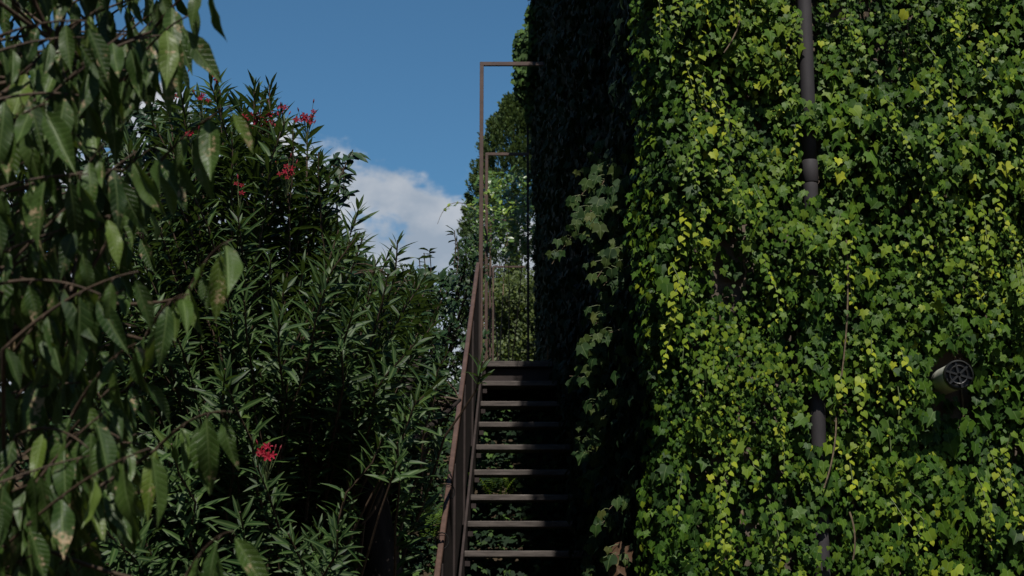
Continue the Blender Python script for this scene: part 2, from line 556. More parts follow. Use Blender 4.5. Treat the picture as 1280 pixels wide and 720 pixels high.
M_PIPE = surf_mat('grey drainpipe', (.022, .020, .022), (.038, .034, .036), 9, .7, .18, .08, .002, (1, 1, .3))
M_PVC = surf_mat('off white plastic', (.26, .27, .23), (.46, .46, .40), 12, .45, .4, .05, .001)
M_BLACK = surf_mat('black plastic', (.006, .006, .006), (.014, .014, .014), 20, .4, .4, .05, .001)


# ---------------------------------------------------------------- ground: flat, then a bank up to the terrace
def ground_z(x, y):
    x = np.asarray(x, float); y = np.asarray(y, float)
    t = np.clip((y - 8.9) / 5.0, 0, 1)
    return 3.46 * (t * .55 + .45 * t * t * (3 - 2 * t)) + .05 * (vnoise(x * 1.7, y * 1.7, 3) - .5) * np.clip((y - 8) / 2, .2, 1)


xs = np.unique(np.concatenate([np.linspace(-400, -10, 14), np.linspace(-8, 8, 49), np.linspace(10, 400, 14)]))
ys = np.unique(np.concatenate([np.linspace(-200, -8, 8), np.linspace(-6, 30, 73), np.linspace(33, 500, 16)]))
gx, gy = np.meshgrid(xs, ys)
gz = ground_z(gx, gy)
g = Geo()
nx = len(xs)
g.add(np.stack([gx.ravel(), gy.ravel(), gz.ravel()], 1),
      [(j * nx + i, j * nx + i + 1, (j + 1) * nx + i + 1, (j + 1) * nx + i) for j in range(len(ys) - 1) for i in range(nx - 1)])
tag(g.build('ground', M_SOIL, None, True), kind='structure')

# ---------------------------------------------------------------- the ivy clad building
BY0, BY1, BZ = 7.5, 16.4, 8.4


def WX(y):                       # line of the side wall
    return .86 - .06 * (y - BY0)


bld = empty('building', (4.0, 12.0, 0), 'tall rendered building almost wholly hidden under green ivy', 'building')
cor = [(WX(BY0), BY0), (7.5, BY0), (7.5, BY1), (WX(BY1), BY1)]
g = Geo()
v = [(x, y, z) for z in (-.3, BZ) for x, y in cor]
g.add(v, [(0, 1, 5, 4), (1, 2, 6, 5), (2, 3, 7, 6), (3, 0, 4, 7), (3, 2, 1, 0), (4, 5, 6, 7)])
g.build('wall', M_PLAS, bld)
g = Geo()
for (x0, y0), (x1, y1) in zip(cor, cor[1:] + cor[:1]):
    g.bar((x0, y0, BZ + .05), (x1, y1, BZ + .05), .3, .1, bevel=.01)
g.build('coping', M_PLAS, bld)

# drainpipe in front of the wall
PIPE_X = 1.492
PIPE_Y = 7.405
pipe = empty('drainpipe', (PIPE_X, PIPE_Y, 0), 'dark grey round drainpipe running down the ivy wall', 'drainpipe')


def pipe_x(z):
    return PIPE_X + .018 * min(max(z - 3.2, 0), 1.6) + .008 * math.sin((z - 2.2) * 1.5)


for z0, z1 in ((.02, 2.05), (2.05, 3.79), (3.79, 8.3)):
    zz = np.linspace(z0, z1, 14)
    Geo().tube([(pipe_x(z), PIPE_Y, z) for z in zz], .037, 20).build('pipe_length', M_PIPE, pipe, True)
for z in (2.05, 3.79):
    g = Geo(); g.tube([(pipe_x(z), PIPE_Y, z + dz) for dz in (-.10, -.095, .015, .02)], [.037, .0405, .0405, .037], 20)
    g.build('socket_joint', M_PIPE, pipe, True)
for z in (1.2, 3.0, 4.9, 6.8):
    g = Geo(); g.tube([(pipe_x(z), PIPE_Y, z + dz) for dz in (-.015, .015)], .041, 20)
    g.bar((pipe_x(z), PIPE_Y + .03, z), (pipe_x(z), BY0 + .02, z), .03, .03)
    g.build('wall_bracket', M_DARKST, pipe)

# vent stub
vc = P(1197, 469, 7.20)
vent = empty('vent_pipe', (vc[0], BY0, vc[2]), 'off white round vent pipe with black slotted cap sticking out of the ivy', 'vent')
VR = .069
ax = norm(np.array([-.03, -1, -.03]))
base = vc - ax * .40
g = Geo()
g.tube([base, vc - ax * .10, vc - ax * .012, vc], [VR * .94, VR * .94, VR, VR * .985], 28, cap=False)
g.tube([vc - ax * .03, vc - ax * .001], [VR * .90, VR * .90], 28, cap=True)
g.build('pipe', M_PVC, vent, True)
sx_ = norm(np.cross(ax, (0, 0, 1))); sy_ = np.cross(sx_, ax)
g = Geo()
g.tube([vc + ax * .001, vc + ax * .022, vc + ax * .030], [VR * 1.03, VR * 1.03, VR * .93], 28, cap=False)
g.build('cap_rim', M_BLACK, vent)
for k in range(6):
    a = k * math.pi / 3 + .3
    d = math.cos(a) * sx_ + math.sin(a) * sy_
    Geo().bar(vc + ax * .018 + d * .008, vc + ax * .018 + d * VR * .99, .010, .012, ax).build('spoke', M_BLACK, vent)
for rr in (.62,):
    ring = [vc + ax * .020 + VR * rr * (math.cos(a) * sx_ + math.sin(a) * sy_) for a in np.linspace(0, 2 * math.pi, 25)]
    Geo().tube(ring, .0045, 6, cap=False).build('grille_ring', M_BLACK, vent)
g = Geo(); g.tube([vc + ax * .006, vc + ax * .009], [VR * .97, VR * .97], 28)
g.build('inner_disc', M_BLACK, vent)


# ---------------------------------------------------------------- ivy on the front wall
def px_at_wall(x, z, y=7.36):
    return PX(np.stack([x, np.full_like(x, y), z], 1))


def front_height(x, z):
    h = .045 + .20 * vnoise(x * 3.4, z * 2.6, 21) * vnoise(x * 1.3 + 5, z * .9, 22) * 1.7 + .12 * (vnoise(x * 9, z * 8, 23) - .35)
    return np.clip(h, .02, .30)


def front_gap(p):
    """keeps the drainpipe, the bare patch of render and the vent free"""
    px, py, _ = PX(p)
    k = np.ones(len(p), bool)
    r = rng.random(len(p))
    dx = p[:, 0] - (PIPE_X + .012)
    z = p[:, 2]
    dx = dx - .018 * np.clip(z - 3.2, 0, 1.6)
    near = (np.abs(dx) < .052)
    left = dx < -.01
    a = near & (py < 128)
    a |= near & (py > 172) & (py < 246)
    a |= near & (py > 236) & (py < 272) & (r < .6)
    a |= near & (py > 495) & (py < 556) & (dx > -.10) & (dx < .03)
    a |= near & (py > 556) & (py < 640) & (r < .3)
    a |= near & (py > 640) & (py < 760) & (r < .65)
    a |= near & (py > 272) & (py < 495) & (r < .2)
    a |= near & (py > 128) & (py < 172) & (r < .15)
    k &= ~a
    e = ((px - 912) / 23) ** 2 + ((py - 340) / 42) ** 2
    k &= ~((e < 1) & (r < .86))
    k &= ~((e < 2.0) & (r < .35))
    e = ((px - 1190) / 30) ** 2 + ((py - 468) / 29) ** 2
    k &= ~(e < 1)
    e = ((px - 1200) / 38) ** 2 + ((py - 512) / 24) ** 2
    k &= ~((e < 1) & (r < .75))
    return k


def scatter(x0, x1, z0, z1, per_m2):
    n = int((x1 - x0) * (z1 - z0) * per_m2)
    return rng.uniform(x0, x1, n), rng.uniform(z0, z1, n)


ivy = empty('ivy', (2.4, 7.45, 0), 'sunlit green and yellow green ivy covering the front wall around the drainpipe', 'ivy')
lv = Leaves()
for (x0, x1, z0, z1, den, big) in ((.66, 2.85, 1.45, 5.0, 3900, 1.0), (2.85, 5.2, .1, 8.35, 420, 1.5), (.66, 2.85, 5.0, 8.4, 520, 1.4), (.66, 2.85, .05, 1.45, 450, 1.4)):
    x, z = scatter(x0, x1, z0, z1, den)
    lump = vnoise(x * 2.6, z * 2.2, 31)
    keep = rng.random(len(x)) < np.clip(-.12 + 1.15 * vnoise(x * 8.5, z * 7.5, 33) + .60 * lump, .10, 1)      # thin and thick spots
    keep &= x > .655 + .075 * vnoise(z * 3.3, z * 0, 35) + .06 * vnoise(z * 9, z * 0, 36)      # ragged edge at the corner
    x, z, lump = x[keep], z[keep], lump[keep]
    n = len(x)
    lay = rng.random(n)
    h = front_height(x, z) * (0.25 + .9 * lay) + .015
    y = BY0 - h
    rx = rng.normal(0, .48, n); rz = rng.normal(0, .36, n)
    nor = np.stack([rx, -np.ones(n), .80 + rz * 1.3], 1)
    tip = np.stack([rng.normal(0, .45, n), -.22 + rng.normal(0, .18, n), -np.ones(n)], 1)
    patch = vnoise(x * 1.8 + 3, z * 1.5, 41)
    size = np.clip(rng.lognormal(math.log(.0335), .34, n) * (.60 + .78 * patch), .016, .085) * big
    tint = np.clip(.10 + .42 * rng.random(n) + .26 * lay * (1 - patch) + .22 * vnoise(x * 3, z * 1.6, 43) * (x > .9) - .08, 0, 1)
    tint = np.where(rng.random(n) < .07, tint + .35, tint)
    tm = np.where(size > .034 * big, rng.integers(0, 3, n), 3 + rng.integers(0, 2, n))
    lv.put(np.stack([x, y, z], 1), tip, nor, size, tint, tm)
# hanging young shoots: chains of small bright leaves
stems = Geo()
strands = []
for i in range(80):
    x = rng.uniform(.78, 2.75); z = rng.uniform(1.9, 5.0); ln = rng.uniform(.10, .42)
    if i < 14: x = rng.uniform(.79, 1.12); ln = rng.uniform(.2, .6)
    strands.append((x, z, ln))
for (px, py, ln) in ((878, 360, .45), (894, 380, .40), (1058, 300, .35), (1072, 470, .4), (848, 260, .4), (862, 60, .3), (1225, 250, .3), (1240, 560, .5), (1262, 540, .3), (1115, 540, .3), (1066, 10, .2), (1150, 60, .3), (835, 330, .4), (1125, 480, .25), (1180, 100, .3), (1230, 60, .25), (1190, 10, .25)):
    q = P(px, py, 7.35); strands.append((q[0], q[2], ln))
for (x, z, ln) in strands:
    m = int(ln / .022)
    t = np.linspace(0, 1, m)
    sway = np.cumsum(rng.normal(rng.normal(0, .0035), .006, m)) + .02 * np.sin(t * 5 + x * 9)
    cx = x + sway; cz = z - t * ln
    cy = BY0 - front_height(cx, cz) - .035 - .045 * np.sin(math.pi * np.clip(t, .05, 1)) - rng.uniform(0, .03)
    pts = np.stack([cx, cy, cz], 1)
    if not front_gap(pts).all(): continue
    stems.tube(pts[::4] if m > 8 else pts, .0022, 4, cap=False)
    sd = np.where(np.arange(m) % 2 == 0, 1.0, -1.0)
    size = (.034 - .016 * t) * rng.uniform(.75, 1.35, m) * (1.25 if rng.random() < .3 else 1)
    base_t = rng.uniform(.45, .78)
    tint = np.clip(base_t + .22 * t + rng.normal(0, .10, m), 0, 1)
    nor = np.stack([.30 * sd + rng.normal(0, .2, m), -np.ones(m), .8 + rng.normal(0, .2, m)], 1)
    tip = np.stack([.75 * sd + rng.normal(0, .2, m), -.35 + rng.normal(0, .1, m), -np.ones(m)], 1)
    lv.put(pts + np.stack([.006 * sd, 0 * sd, 0 * sd], 1), tip, nor, size, tint, 3 + rng.integers(0, 2, m))
# leaves wrapping round the corner
n = 5200
yy = BY0 + rng.uniform(0, .5, n) ** 1.4; zz = rng.uniform(1.2, 5.2, n)
off = rng.uniform(.02, .19, n) * (.4 + vnoise(yy * 3, zz * 2, 51))
sz = rng.uniform(.024, .05, n)
lv.put(np.stack([WX(yy) - off, yy - .05, zz], 1), np.stack([rng.normal(-.3, .4, n), rng.normal(-.2, .3, n), -np.ones(n)], 1),
       np.stack([rng.normal(-.7, .4, n), rng.normal(-.5, .4, n), .6 + rng.normal(0, .3, n)], 1), sz, np.clip(rng.normal(.42, .2, n), 0, 1), rng.integers(0, 5, n))
# a dark under layer close to the render, and leaves that close over the pipe between its bare lengths
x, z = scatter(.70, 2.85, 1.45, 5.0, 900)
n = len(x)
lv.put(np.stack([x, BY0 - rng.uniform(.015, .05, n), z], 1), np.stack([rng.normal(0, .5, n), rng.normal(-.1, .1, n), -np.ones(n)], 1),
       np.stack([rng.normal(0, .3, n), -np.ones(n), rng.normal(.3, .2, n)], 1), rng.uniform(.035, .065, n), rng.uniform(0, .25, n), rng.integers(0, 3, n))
for (p0, p1, cnt) in ((130, 170, 60), (238, 272, 22), (272, 492, 300), (556, 640, 120), (640, 715, 34)):
    zt, zb = P(1016, p0, 7.34)[2], P(1016, p1, 7.34)[2]
    x = PIPE_X + rng.uniform(-.075, .075, cnt); z = rng.uniform(zb + .02, zt + .02, cnt)
    wrap = np.sqrt(np.clip(.052 ** 2 - (x - PIPE_X) ** 2, 0, 1))
    lv.put(np.stack([x, PIPE_Y - wrap - rng.uniform(.002, .03, cnt), z], 1), np.stack([rng.normal(0, .4, cnt), rng.normal(-.2, .15, cnt), -np.ones(cnt)], 1),
           np.stack([rng.normal(0, .4, cnt), -np.ones(cnt), .7 + rng.normal(0, .3, cnt)], 1), rng.uniform(.032, .062, cnt), np.clip(rng.normal(.38, .16, cnt), 0, 1), rng.integers(0, 3, cnt))
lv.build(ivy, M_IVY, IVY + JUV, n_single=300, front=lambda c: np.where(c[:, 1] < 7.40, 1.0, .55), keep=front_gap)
tag(stems.build('young_shoot', M_STEM, ivy), kind='stuff')
g = Geo()                                              # old woody vines on the render
for i in range(9):
    x = rng.uniform(1.0, 2.8); z = 0
    pts = []
    for q in range(26):
        pts.append((x, BY0 - .012 - .02 * rng.random(), z)); z += .25; x = max(x + rng.normal(0, .045), .92)
    g.tube(pts, np.linspace(.012, .004, 26), 5)
for (px, py, px2, py2) in ((1058, 300, 1052, 470), (1045, 520, 1030, 610), (1062, 640, 1066, 700), (925, 20, 905, 66)):
    a = P(px, py, 7.30); b = P(px2, py2, 7.30)
    g.tube(bez(a, (a + b) / 2 + np.array([.03, -.02, 0]), b, 8), .0045, 5)
tag(g.build('woody_stem', M_VINE, ivy), kind='stuff')

# ---------------------------------------------------------------- ivy on the shaded side wall
sivy = empty('ivy', (.55, 12, 0), 'dark shaded ivy hanging thickly on the side wall above the stairs', 'ivy')
lv = Leaves()
n = 40000
y = rng.uniform(7.7, BY1 + .15, n); z = rng.uniform(.6, BZ + .1, n)
z = np.maximum(z, ground_z(WX(y) - .2, y) + .03)
lump = vnoise(y * 1.6, z * 1.1, 61)
thick = .06 + .20 * lump + .16 * vnoise(y * 4, z * 2.2, 62) * np.clip((y - 7.5) / 2, 0, 1)
thick *= 1 - .45 * np.clip((y - 11) / 3, 0, 1)
thick *= 1 - .55 * np.clip((y - 12.5) / 2, 0, 1) * np.clip((6.4 - z) / .6, 0, 1)
off = thick * (.25 + .75 * rng.random(n))
nside = np.array([-.998, -.06, 0])
bp_ = np.stack([WX(y), y, z], 1) + nside * off[:, None]
lv.put(bp_, np.stack([rng.normal(-.25, .3, n), rng.normal(0, .35, n), -np.ones(n)], 1),
       np.stack([-np.ones(n), rng.normal(-.1, .5, n), .45 + rng.normal(0, .3, n)], 1), rng.uniform(.04, .085, n), rng.random(n) * .5, rng.integers(0, 3, n))
# the tuft that stands out beyond the far corner, in the sun
for (px, py, r_, cnt) in ((653, 62, .20, 520), (651, 100, .19, 520), (660, 20, .10, 160), (660, 138, .12, 220), (649, 85, .16, 320)):
    c = P(px + 6, py, 15.9)
    d = rand_dir(cnt) * (r_ * rng.random(cnt) ** .4)[:, None] * np.array([.75, 1.2, 1.5])
    lv.put(c + d, np.stack([rng.normal(-.2, .4, cnt), rng.normal(-.3, .4, cnt), -np.ones(cnt)], 1),
           np.stack([rng.normal(-.3, .4, cnt), -np.ones(cnt), .7 + rng.normal(0, .3, cnt)], 1), rng.uniform(.04, .07, cnt), rng.uniform(.5, 1, cnt), rng.integers(0, 3, cnt))
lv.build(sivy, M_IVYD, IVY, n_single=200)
g = Geo()
for i in range(40):
    y = rng.uniform(8, 16.2); z = float(ground_z(.6, y)); pts = []
    while z < BZ:
        pts.append((WX(y) - .02 - .03 * rng.random(), y, z)); z += .35; y += rng.normal(0, .06)
    g.tube(pts, np.linspace(.016, .005, len(pts)), 5)
tag(g.build('woody_stem', M_VINE, sivy), kind='stuff')

# ---------------------------------------------------------------- large leaved creeper spilling off the corner
crp = empty('creeper', (.62, 8.3, 0), 'large leaved creeper hanging off the building corner over the stairs', 'creeper')
lv = Leaves(); g = Geo(); gp = Geo()
runs = []
for (a, b, dd) in (((812, 175), (712, 262), 8.5), ((818, 200), (735, 300), 8.3), ((815, 205), (765, 262), 8.1), ((812, 190), (690, 330), 8.9),
                   ((822, 235), (768, 330), 8.2), ((808, 300), (740, 350), 8.6), ((815, 398), (765, 366), 8.3), ((812, 492), (780, 505), 8.1),
                   ((800, 560), (735, 575), 8.8), ((812, 585), (790, 610), 8.2), ((806, 640), (752, 655), 8.3), ((812, 690), (760, 700), 8.0), ((800, 505), (712, 470), 9.2)):
    p0 = P(a[0], a[1], dd + .1); p1 = P(b[0], b[1], dd)
    runs.append((p0, p1))
for k in range(74):
    dd = rng.uniform(7.9, 9.0) if k < 34 else rng.uniform(8.4, 9.6)
    x0 = rng.uniform(785, 822) if k < 34 else rng.uniform(768, 808); y0 = rng.uniform(170, 330) if k % 5 < 2 else rng.uniform(200, 700)
    runs.append((P(x0, y0, dd + .1), P(x0 - rng.uniform(15, 95 if k < 34 else 45), y0 + rng.uniform(20, 90), dd)))
for p0, p1 in runs:
    mid = (p0 + p1) / 2 + np.array([-.02, -.05, .07])
    pts = bez(p0, mid, p1, 12)
    g.tube(pts, np.linspace(.005, .0018, 12), 5)
    m = int(np.linalg.norm(p1 - p0) / .026) + 2
    for k in range(m):
        t = (k + .6) / m
        c = pts[min(11, int(t * 11))] + rng.normal(0, .012, 3)
        s_ = min(max(rng.lognormal(math.log(.054), .28), .034), .082) * (1.1 - .35 * t)
        tip = np.array([rng.normal(-.2, .28), rng.normal(-.2, .2), -1])
        e = c + np.array([rng.normal(-.02, .03), -.03, -.012])
        gp.tube([c, (c + e) / 2 + np.array([0, 0, .008]), e], .0016, 4)
        lv.put(e, tip, (rng.normal(-.25, .4), -1, .75 + rng.normal(0, .25)), s_, np.clip(rng.normal(.30, .20), 0, .72), rng.integers(0, 2))
# two reddish leaves low down
for px, py in ((782, 682), (775, 700)):
    lv.put(P(px, py, 8.0), (-.6, -.3, -1), (-.3, -1, .6), .10, 1.0, 0)
lv.build(crp, M_BOST, BOSTON, n_single=300)
tag(g.build('stem', M_VINE, crp), kind='stuff')
tag(gp.build('leaf_stalk', M_STEM, crp), kind='stuff')

# ---------------------------------------------------------------- stairs
st = empty('staircase', (.1, 7.4, 0), 'steel staircase with open treads climbing beside the dark ivy wall', 'staircase')
RUN, RISE = .3375, .215
Y0, Z0 = 10.42, 1.945             # front edge and mid height of the first tread in view


def sx_l(y):                       # left end of the treads
    return -.317 + .028 * (y - Y0)


for k in range(-8, 8):
    y = Y0 + k * RUN; z = Z0 + k * RISE
    x0 = sx_l(y) + .004 * rng.normal(); x1 = WX(y) - .03
    o = Geo().box(((x0 + x1) / 2, y + .125, z + .003 * rng.normal()), (x1 - x0, .25, .043), None, .005).build('tread', M_TREAD, st)
    br = Geo().box((x0 + .022, y + .035, z - .062), (.035, .05, .035)).build('tread_bracket', M_DARKST, st)
yT = Y0 + 8 * RUN; zT = Z0 + 8 * RISE


def line(y, dz):
    return Z0 + (y - Y0) / RUN * RISE + dz


yA, yB = 7.55, yT - .02
for nm, xo in (('stringer', 0), ('stringer', 1)):
    g = Geo()
    if xo == 0:
        g.bar((sx_l(yA) - .014, yA, line(yA, -.09)), (sx_l(yB) - .014, yB, line(yB, -.09)), .018, .26, bevel=.002)
    else:
        g.bar((WX(yA) - .015, yA, line(yA, -.09)), (WX(yB) - .015, yB, line(yB, -.09)), .018, .26, bevel=.002)
    g.build(nm, M_DARKST, st)
# solid balustrade: sheet panels between flat posts, brown flat handrail on top
RA, RB = 7.75, 12.95
edges = np.linspace(RA, RB, 6)
for a, b in zip(edges[:-1], edges[1:]):
    a += .022; b -= .022
    x_a, x_b = sx_l(a) - .045, sx_l(b) - .045
    g = Geo()
    v = []
    for xo in (-.004, .004):
        v += [(x_a + xo, a, line(a, .02)), (x_b + xo, b, line(b, .02)), (x_b + xo, b, line(b, .93)), (x_a + xo, a, line(a, .93))]
    g.add(v, [(3, 2, 1, 0), (4, 5, 6, 7), (0, 1, 5, 4), (1, 2, 6, 5), (2, 3, 7, 6), (3, 0, 4, 7)])
    g.build('side_panel', M_DARKST, st)  # same paint as the handrail, its shade held in the darker colour
for y in edges:
    x = sx_l(y) - .045
    Geo().box((x, y, line(y, .43)), (.036, .036, 1.00), None, .003).build('baluster_post', M_DARKST, st)
g = Geo(); g.bar((sx_l(RA - .1) - .05, RA - .1, line(RA - .1, .965)), (sx_l(RB) - .05, RB, line(RB, .965)), .033, .045, bevel=.004)
hr = g.build('handrail', M_STEEL, st)
for y in (8.95, 9.45):             # wire ties round the rail
    x = sx_l(y) - .05; z = line(y, .965)
    ring = [(x + .040 * math.cos(a), y, z + .046 * math.sin(a)) for a in np.linspace(0, 2 * math.pi, 17)]
    Geo().tube(ring, .004, 5, cap=False).build('wire_tie', M_BLACK, hr)
# landing beam at the head of the stairs
g = Geo(); g.box(((sx_l(yT) + WX(yT)) / 2 - .02, yT + .03, zT - .11), (WX(yT) - sx_l(yT), .05, .15), None, .004)
g.build('landing_beam', M_DARKST, st)

wk = empty('walkway', (.1, 17, 3.5), 'narrow timber walkway leading back from the top of the stairs', 'walkway')
for k in range(38):
    y = yT + .10 + k * .30
    Geo().box((.06, y, zT + .002 * rng.normal()), (.74, .285, .05), None, .004).build('board', M_TREAD, wk)
for x in (-.26, .36):
    Geo().box((x, 18.8, zT - .10), (.06, 11.4, .14)).build('joist', M_DARKST, wk)

# pipe arches over the walkway
for k, y in enumerate((13.5, 16.2, 18.9, 21.6)):
    lab = ['tall brown square steel arch standing at the head of the stairs',
           'second brown steel arch from the stairs along the walkway',
           'third brown steel arch from the stairs, half lost in foliage',
           'farthest brown steel arch over the walkway, before the broom bush'][k]
    ar = empty('pipe_arch', (-.06, y, zT), lab, 'arch', 'steel arches along the walkway')
    xl, xr, top = -.283 + .003 * k, .175, (6.57, 6.51, 6.45, 6.44)[k]
    s_ = (.036, .032, .028, .026)[k]
    Geo().box((xl, y, (zT + top) / 2 - .1), (s_, s_, top - zT + .2 - s_), None, .002).build('post', M_STEEL, ar)
    if k == 0: xr = .28                   # built into the wall
    elif k == 1:
        Geo().box((xr, y, (zT + top) / 2 - .1 + (.22 if k == 1 else 0)), (s_ * .8, s_ * .8, top - zT + .2 - s_ + (.55 if k == 1 else 0)), None, .002).build('post', M_DARKST, ar)
    Geo().box(((xl + xr) / 2, y, top), (xr - xl + s_, s_ - .004, s_), None, .002).build('crossbar', M_STEEL, ar)
    if k == 0:
        Geo().box((xl + .02, y - .22, 5.0 - 1.36), (.05, .40, .02)).build('bracket', M_STEEL, ar)


# ---------------------------------------------------------------- plants: shared builders
def cluster(lv, c, axis, n, size, tint, spread=.05, tmpl=3, flat=.5):
    """a twig end: n leaves set round an axis"""
    axis = norm(axis)
    a = rng.uniform(0, 2 * math.pi, n)
    ref = np.array([0, 0, 1.0]) if abs(axis[2]) < .9 else np.array([1.0, 0, 0])
    x = norm(np.cross(axis, ref)); y = np.cross(axis, x)
    rad = np.cos(a)[:, None] * x + np.sin(a)[:, None] * y
    b = c - axis * (rng.random(n) * spread * 2)[:, None]
    tip = rad + axis * rng.uniform(.1, .9, n)[:, None] + np.array([0, 0, -.15])
    nor = axis * 1.0 - rad * .4 + np.array([0, 0, flat]) + rng.normal(0, .25, (n, 3))
    lv.put(b, tip, nor, size * rng.uniform(.7, 1.25, n), np.clip(tint + rng.normal(0, .2, n), 0, 1), rng.integers(0, tmpl, n))


def whorls(lv, pts, t0, step, leaf, tint, tmpl=3, per=3, lift=.75):
    """leaves in whorls along a stem, from t0 to its tip"""
    seg = np.linalg.norm(np.diff(pts, axis=0), axis=1); cum = np.concatenate([[0], np.cumsum(seg)]); L_ = cum[-1]
    s = np.arange(t0 * L_, L_, step)
    ph = rng.random() * 6
    for i, q in enumerate(s):
        c = np.array([np.interp(q, cum, pts[:, j]) for j in range(3)])
        d = norm(np.array([np.interp(min(q + .02, L_), cum, pts[:, j]) - np.interp(q - .02, cum, pts[:, j]) for j in range(3)]))
        ref = np.array([1.0, 0, 0]) if abs(d[0]) < .8 else np.array([0, 1.0, 0])
        x = norm(np.cross(d, ref)); y = np.cross(d, x)
        f = q / L_
        end = (L_ - q)
        a = ph + i * 1.05 + np.arange(per) * 2 * math.pi / per + rng.normal(0, .15, per)
        rad = np.cos(a)[:, None] * x + np.sin(a)[:, None] * y
        up = lift * rng.uniform(.35, 1.6, per) + (1.6 if end < .03 else .5 if end < .08 else 0)
        tip = rad + d * up[:, None] + np.array([0, 0, -.10])
        nor = d * 1.1 - rad * .5 + rng.normal(0, .35, (per, 3))
        sz = leaf * rng.uniform(.55, 1.2, per) * (.62 if end < .03 else .85 if end < .08 else 1.0)
        lv.put(c + rad * .004, tip, nor, sz, np.clip(tint + rng.normal(0, .14, per), 0, 1), rng.integers(0, tmpl, per))


# ---------------------------------------------------------------- oleander
ob = np.array([-1.15, 7.15, 0.0])
ole = empty('oleander', ob, 'tall oleander bush with narrow leaves and crimson flowers left of the stairs', 'bush')
TOP = np.array([(-80, 210), (120, 150), (180, 105), (222, 86), (262, 98), (300, 112), (335, 105), (385, 150), (420, 215), (450, 262), (500, 305), (540, 345), (585, 425), (605, 455), (640, 600)], float)


def ole_top(px):
    return np.interp(px, TOP[:, 0], TOP[:, 1])


lv = Leaves(); g = Geo()
tips = []
for px, py in ((222, 92), (205, 120), (246, 118), (262, 100), (275, 112), (318, 108), (337, 106), (350, 140), (384, 150), (366, 160), (330, 150), (398, 190), (300, 130), (190, 150),
               (412, 215), (448, 262), (437, 300), (497, 300), (485, 318), (470, 330), (520, 350), (160, 170), (545, 400), (230, 150), (290, 165), (360, 215)):
    tips.append((px, py, rng.uniform(6.7, 7.3)))
for (px, py, d) in ((603, 452, 6.6), (560, 440, 6.6), (545, 480, 6.5), (520, 500, 6.4), (430, 420, 6.3), (470, 480, 6.3), (360, 480, 6.2), (300, 640, 6.0)):
    tips.append((px, py, d))
while len(tips) < 250:
    px = rng.uniform(60, 585); top = ole_top(px)
    py = top + (735 - top) * rng.random() ** .85 + 8
    if 425 < px < 520 and py > 590: continue
    if px > 590 - (py - 330) * .115 - 52: continue
    if px > 480 and py > 610: continue
    dn = (py - top) / (720 - top)
    d = rng.uniform(6.1, 7.9) - .5 * dn
    tips.append((px, py, d))
for i, (px, py, d) in enumerate(tips):
    tip = P(px, py, d)
    b0 = ob + np.array([rng.normal(0, .22), rng.normal(0, .22), 0])
    out_ = tip - b0
    tall = tip[2]
    ctrl = b0 + np.array([out_[0] * .35, out_[1] * .35, tall * .72])
    if px > 555 and d < 6.8: ctrl = b0 + np.array([out_[0] * .55, out_[1] * .5, tall * .80])
    pts = bez(b0, ctrl, tip, 14)
    pts[1:-1] += rng.normal(0, .012, (12, 3))
    g.tube(pts, np.linspace(.013, .0035, 14), 5)
    ln = np.linalg.norm(np.diff(pts, axis=0), axis=1).sum()
    leafy = min(.75, rng.uniform(.75, 1.25) / ln)
    whorls(lv, pts, 1 - leafy, .028 if i < 60 else .034, rng.uniform(.105, .140), rng.uniform(.15, .55), lift=rng.uniform(.5, 1.0))


def ole_keep(c):
    px, py, _ = PX(c)
    rail = 590 - (py - 330) * .112
    a = (px > 447) & (px < 502) & (py > 598) & (c[:, 1] < 6.95)
    a |= (px > rail - 14) & (py > 478)
    a |= (px > rail - 2) & (py < 425) & (py > 300)
    return ~a


lv.build(ole, M_OLE, OLE, n_single=300, keep=ole_keep, front=lambda c: np.where(c[:, 1] < 6.9, 1.0, .6))
tag(g.build('stem', M_TWIG, ole), kind='stuff')
# flowers: five petals and a throat
pet = []
pv, pf = strip([(0, .06), (.35, .16), (.7, .27), (.92, .25), (1, .08)], .5, .25, .5, twist=.7)


def flower_mesh(seed, tint):
    V = []; T = []; C = []
    for k in range(5):
        a = k * 2 * math.pi / 5
        up = .55
        t = np.array([math.cos(a), math.sin(a), up]); t /= np.linalg.norm(t)
        nn = np.array([-math.cos(a) * up, -math.sin(a) * up, 1.0]); x = np.cross(t, nn); x /= np.linalg.norm(x); nn = np.cross(x, t)
        V.append(pv[:, :1] * x + pv[:, 1:2] * t + pv[:, 2:] * nn); T.append(pf + k * len(pv)); C.append(pv)
    V = np.concatenate(V)
    me = fast_mesh('flower', V, np.concatenate(T), np.concatenate(C), np.full(len(V), tint))
    me.materials.append(M_PETAL)
    return me


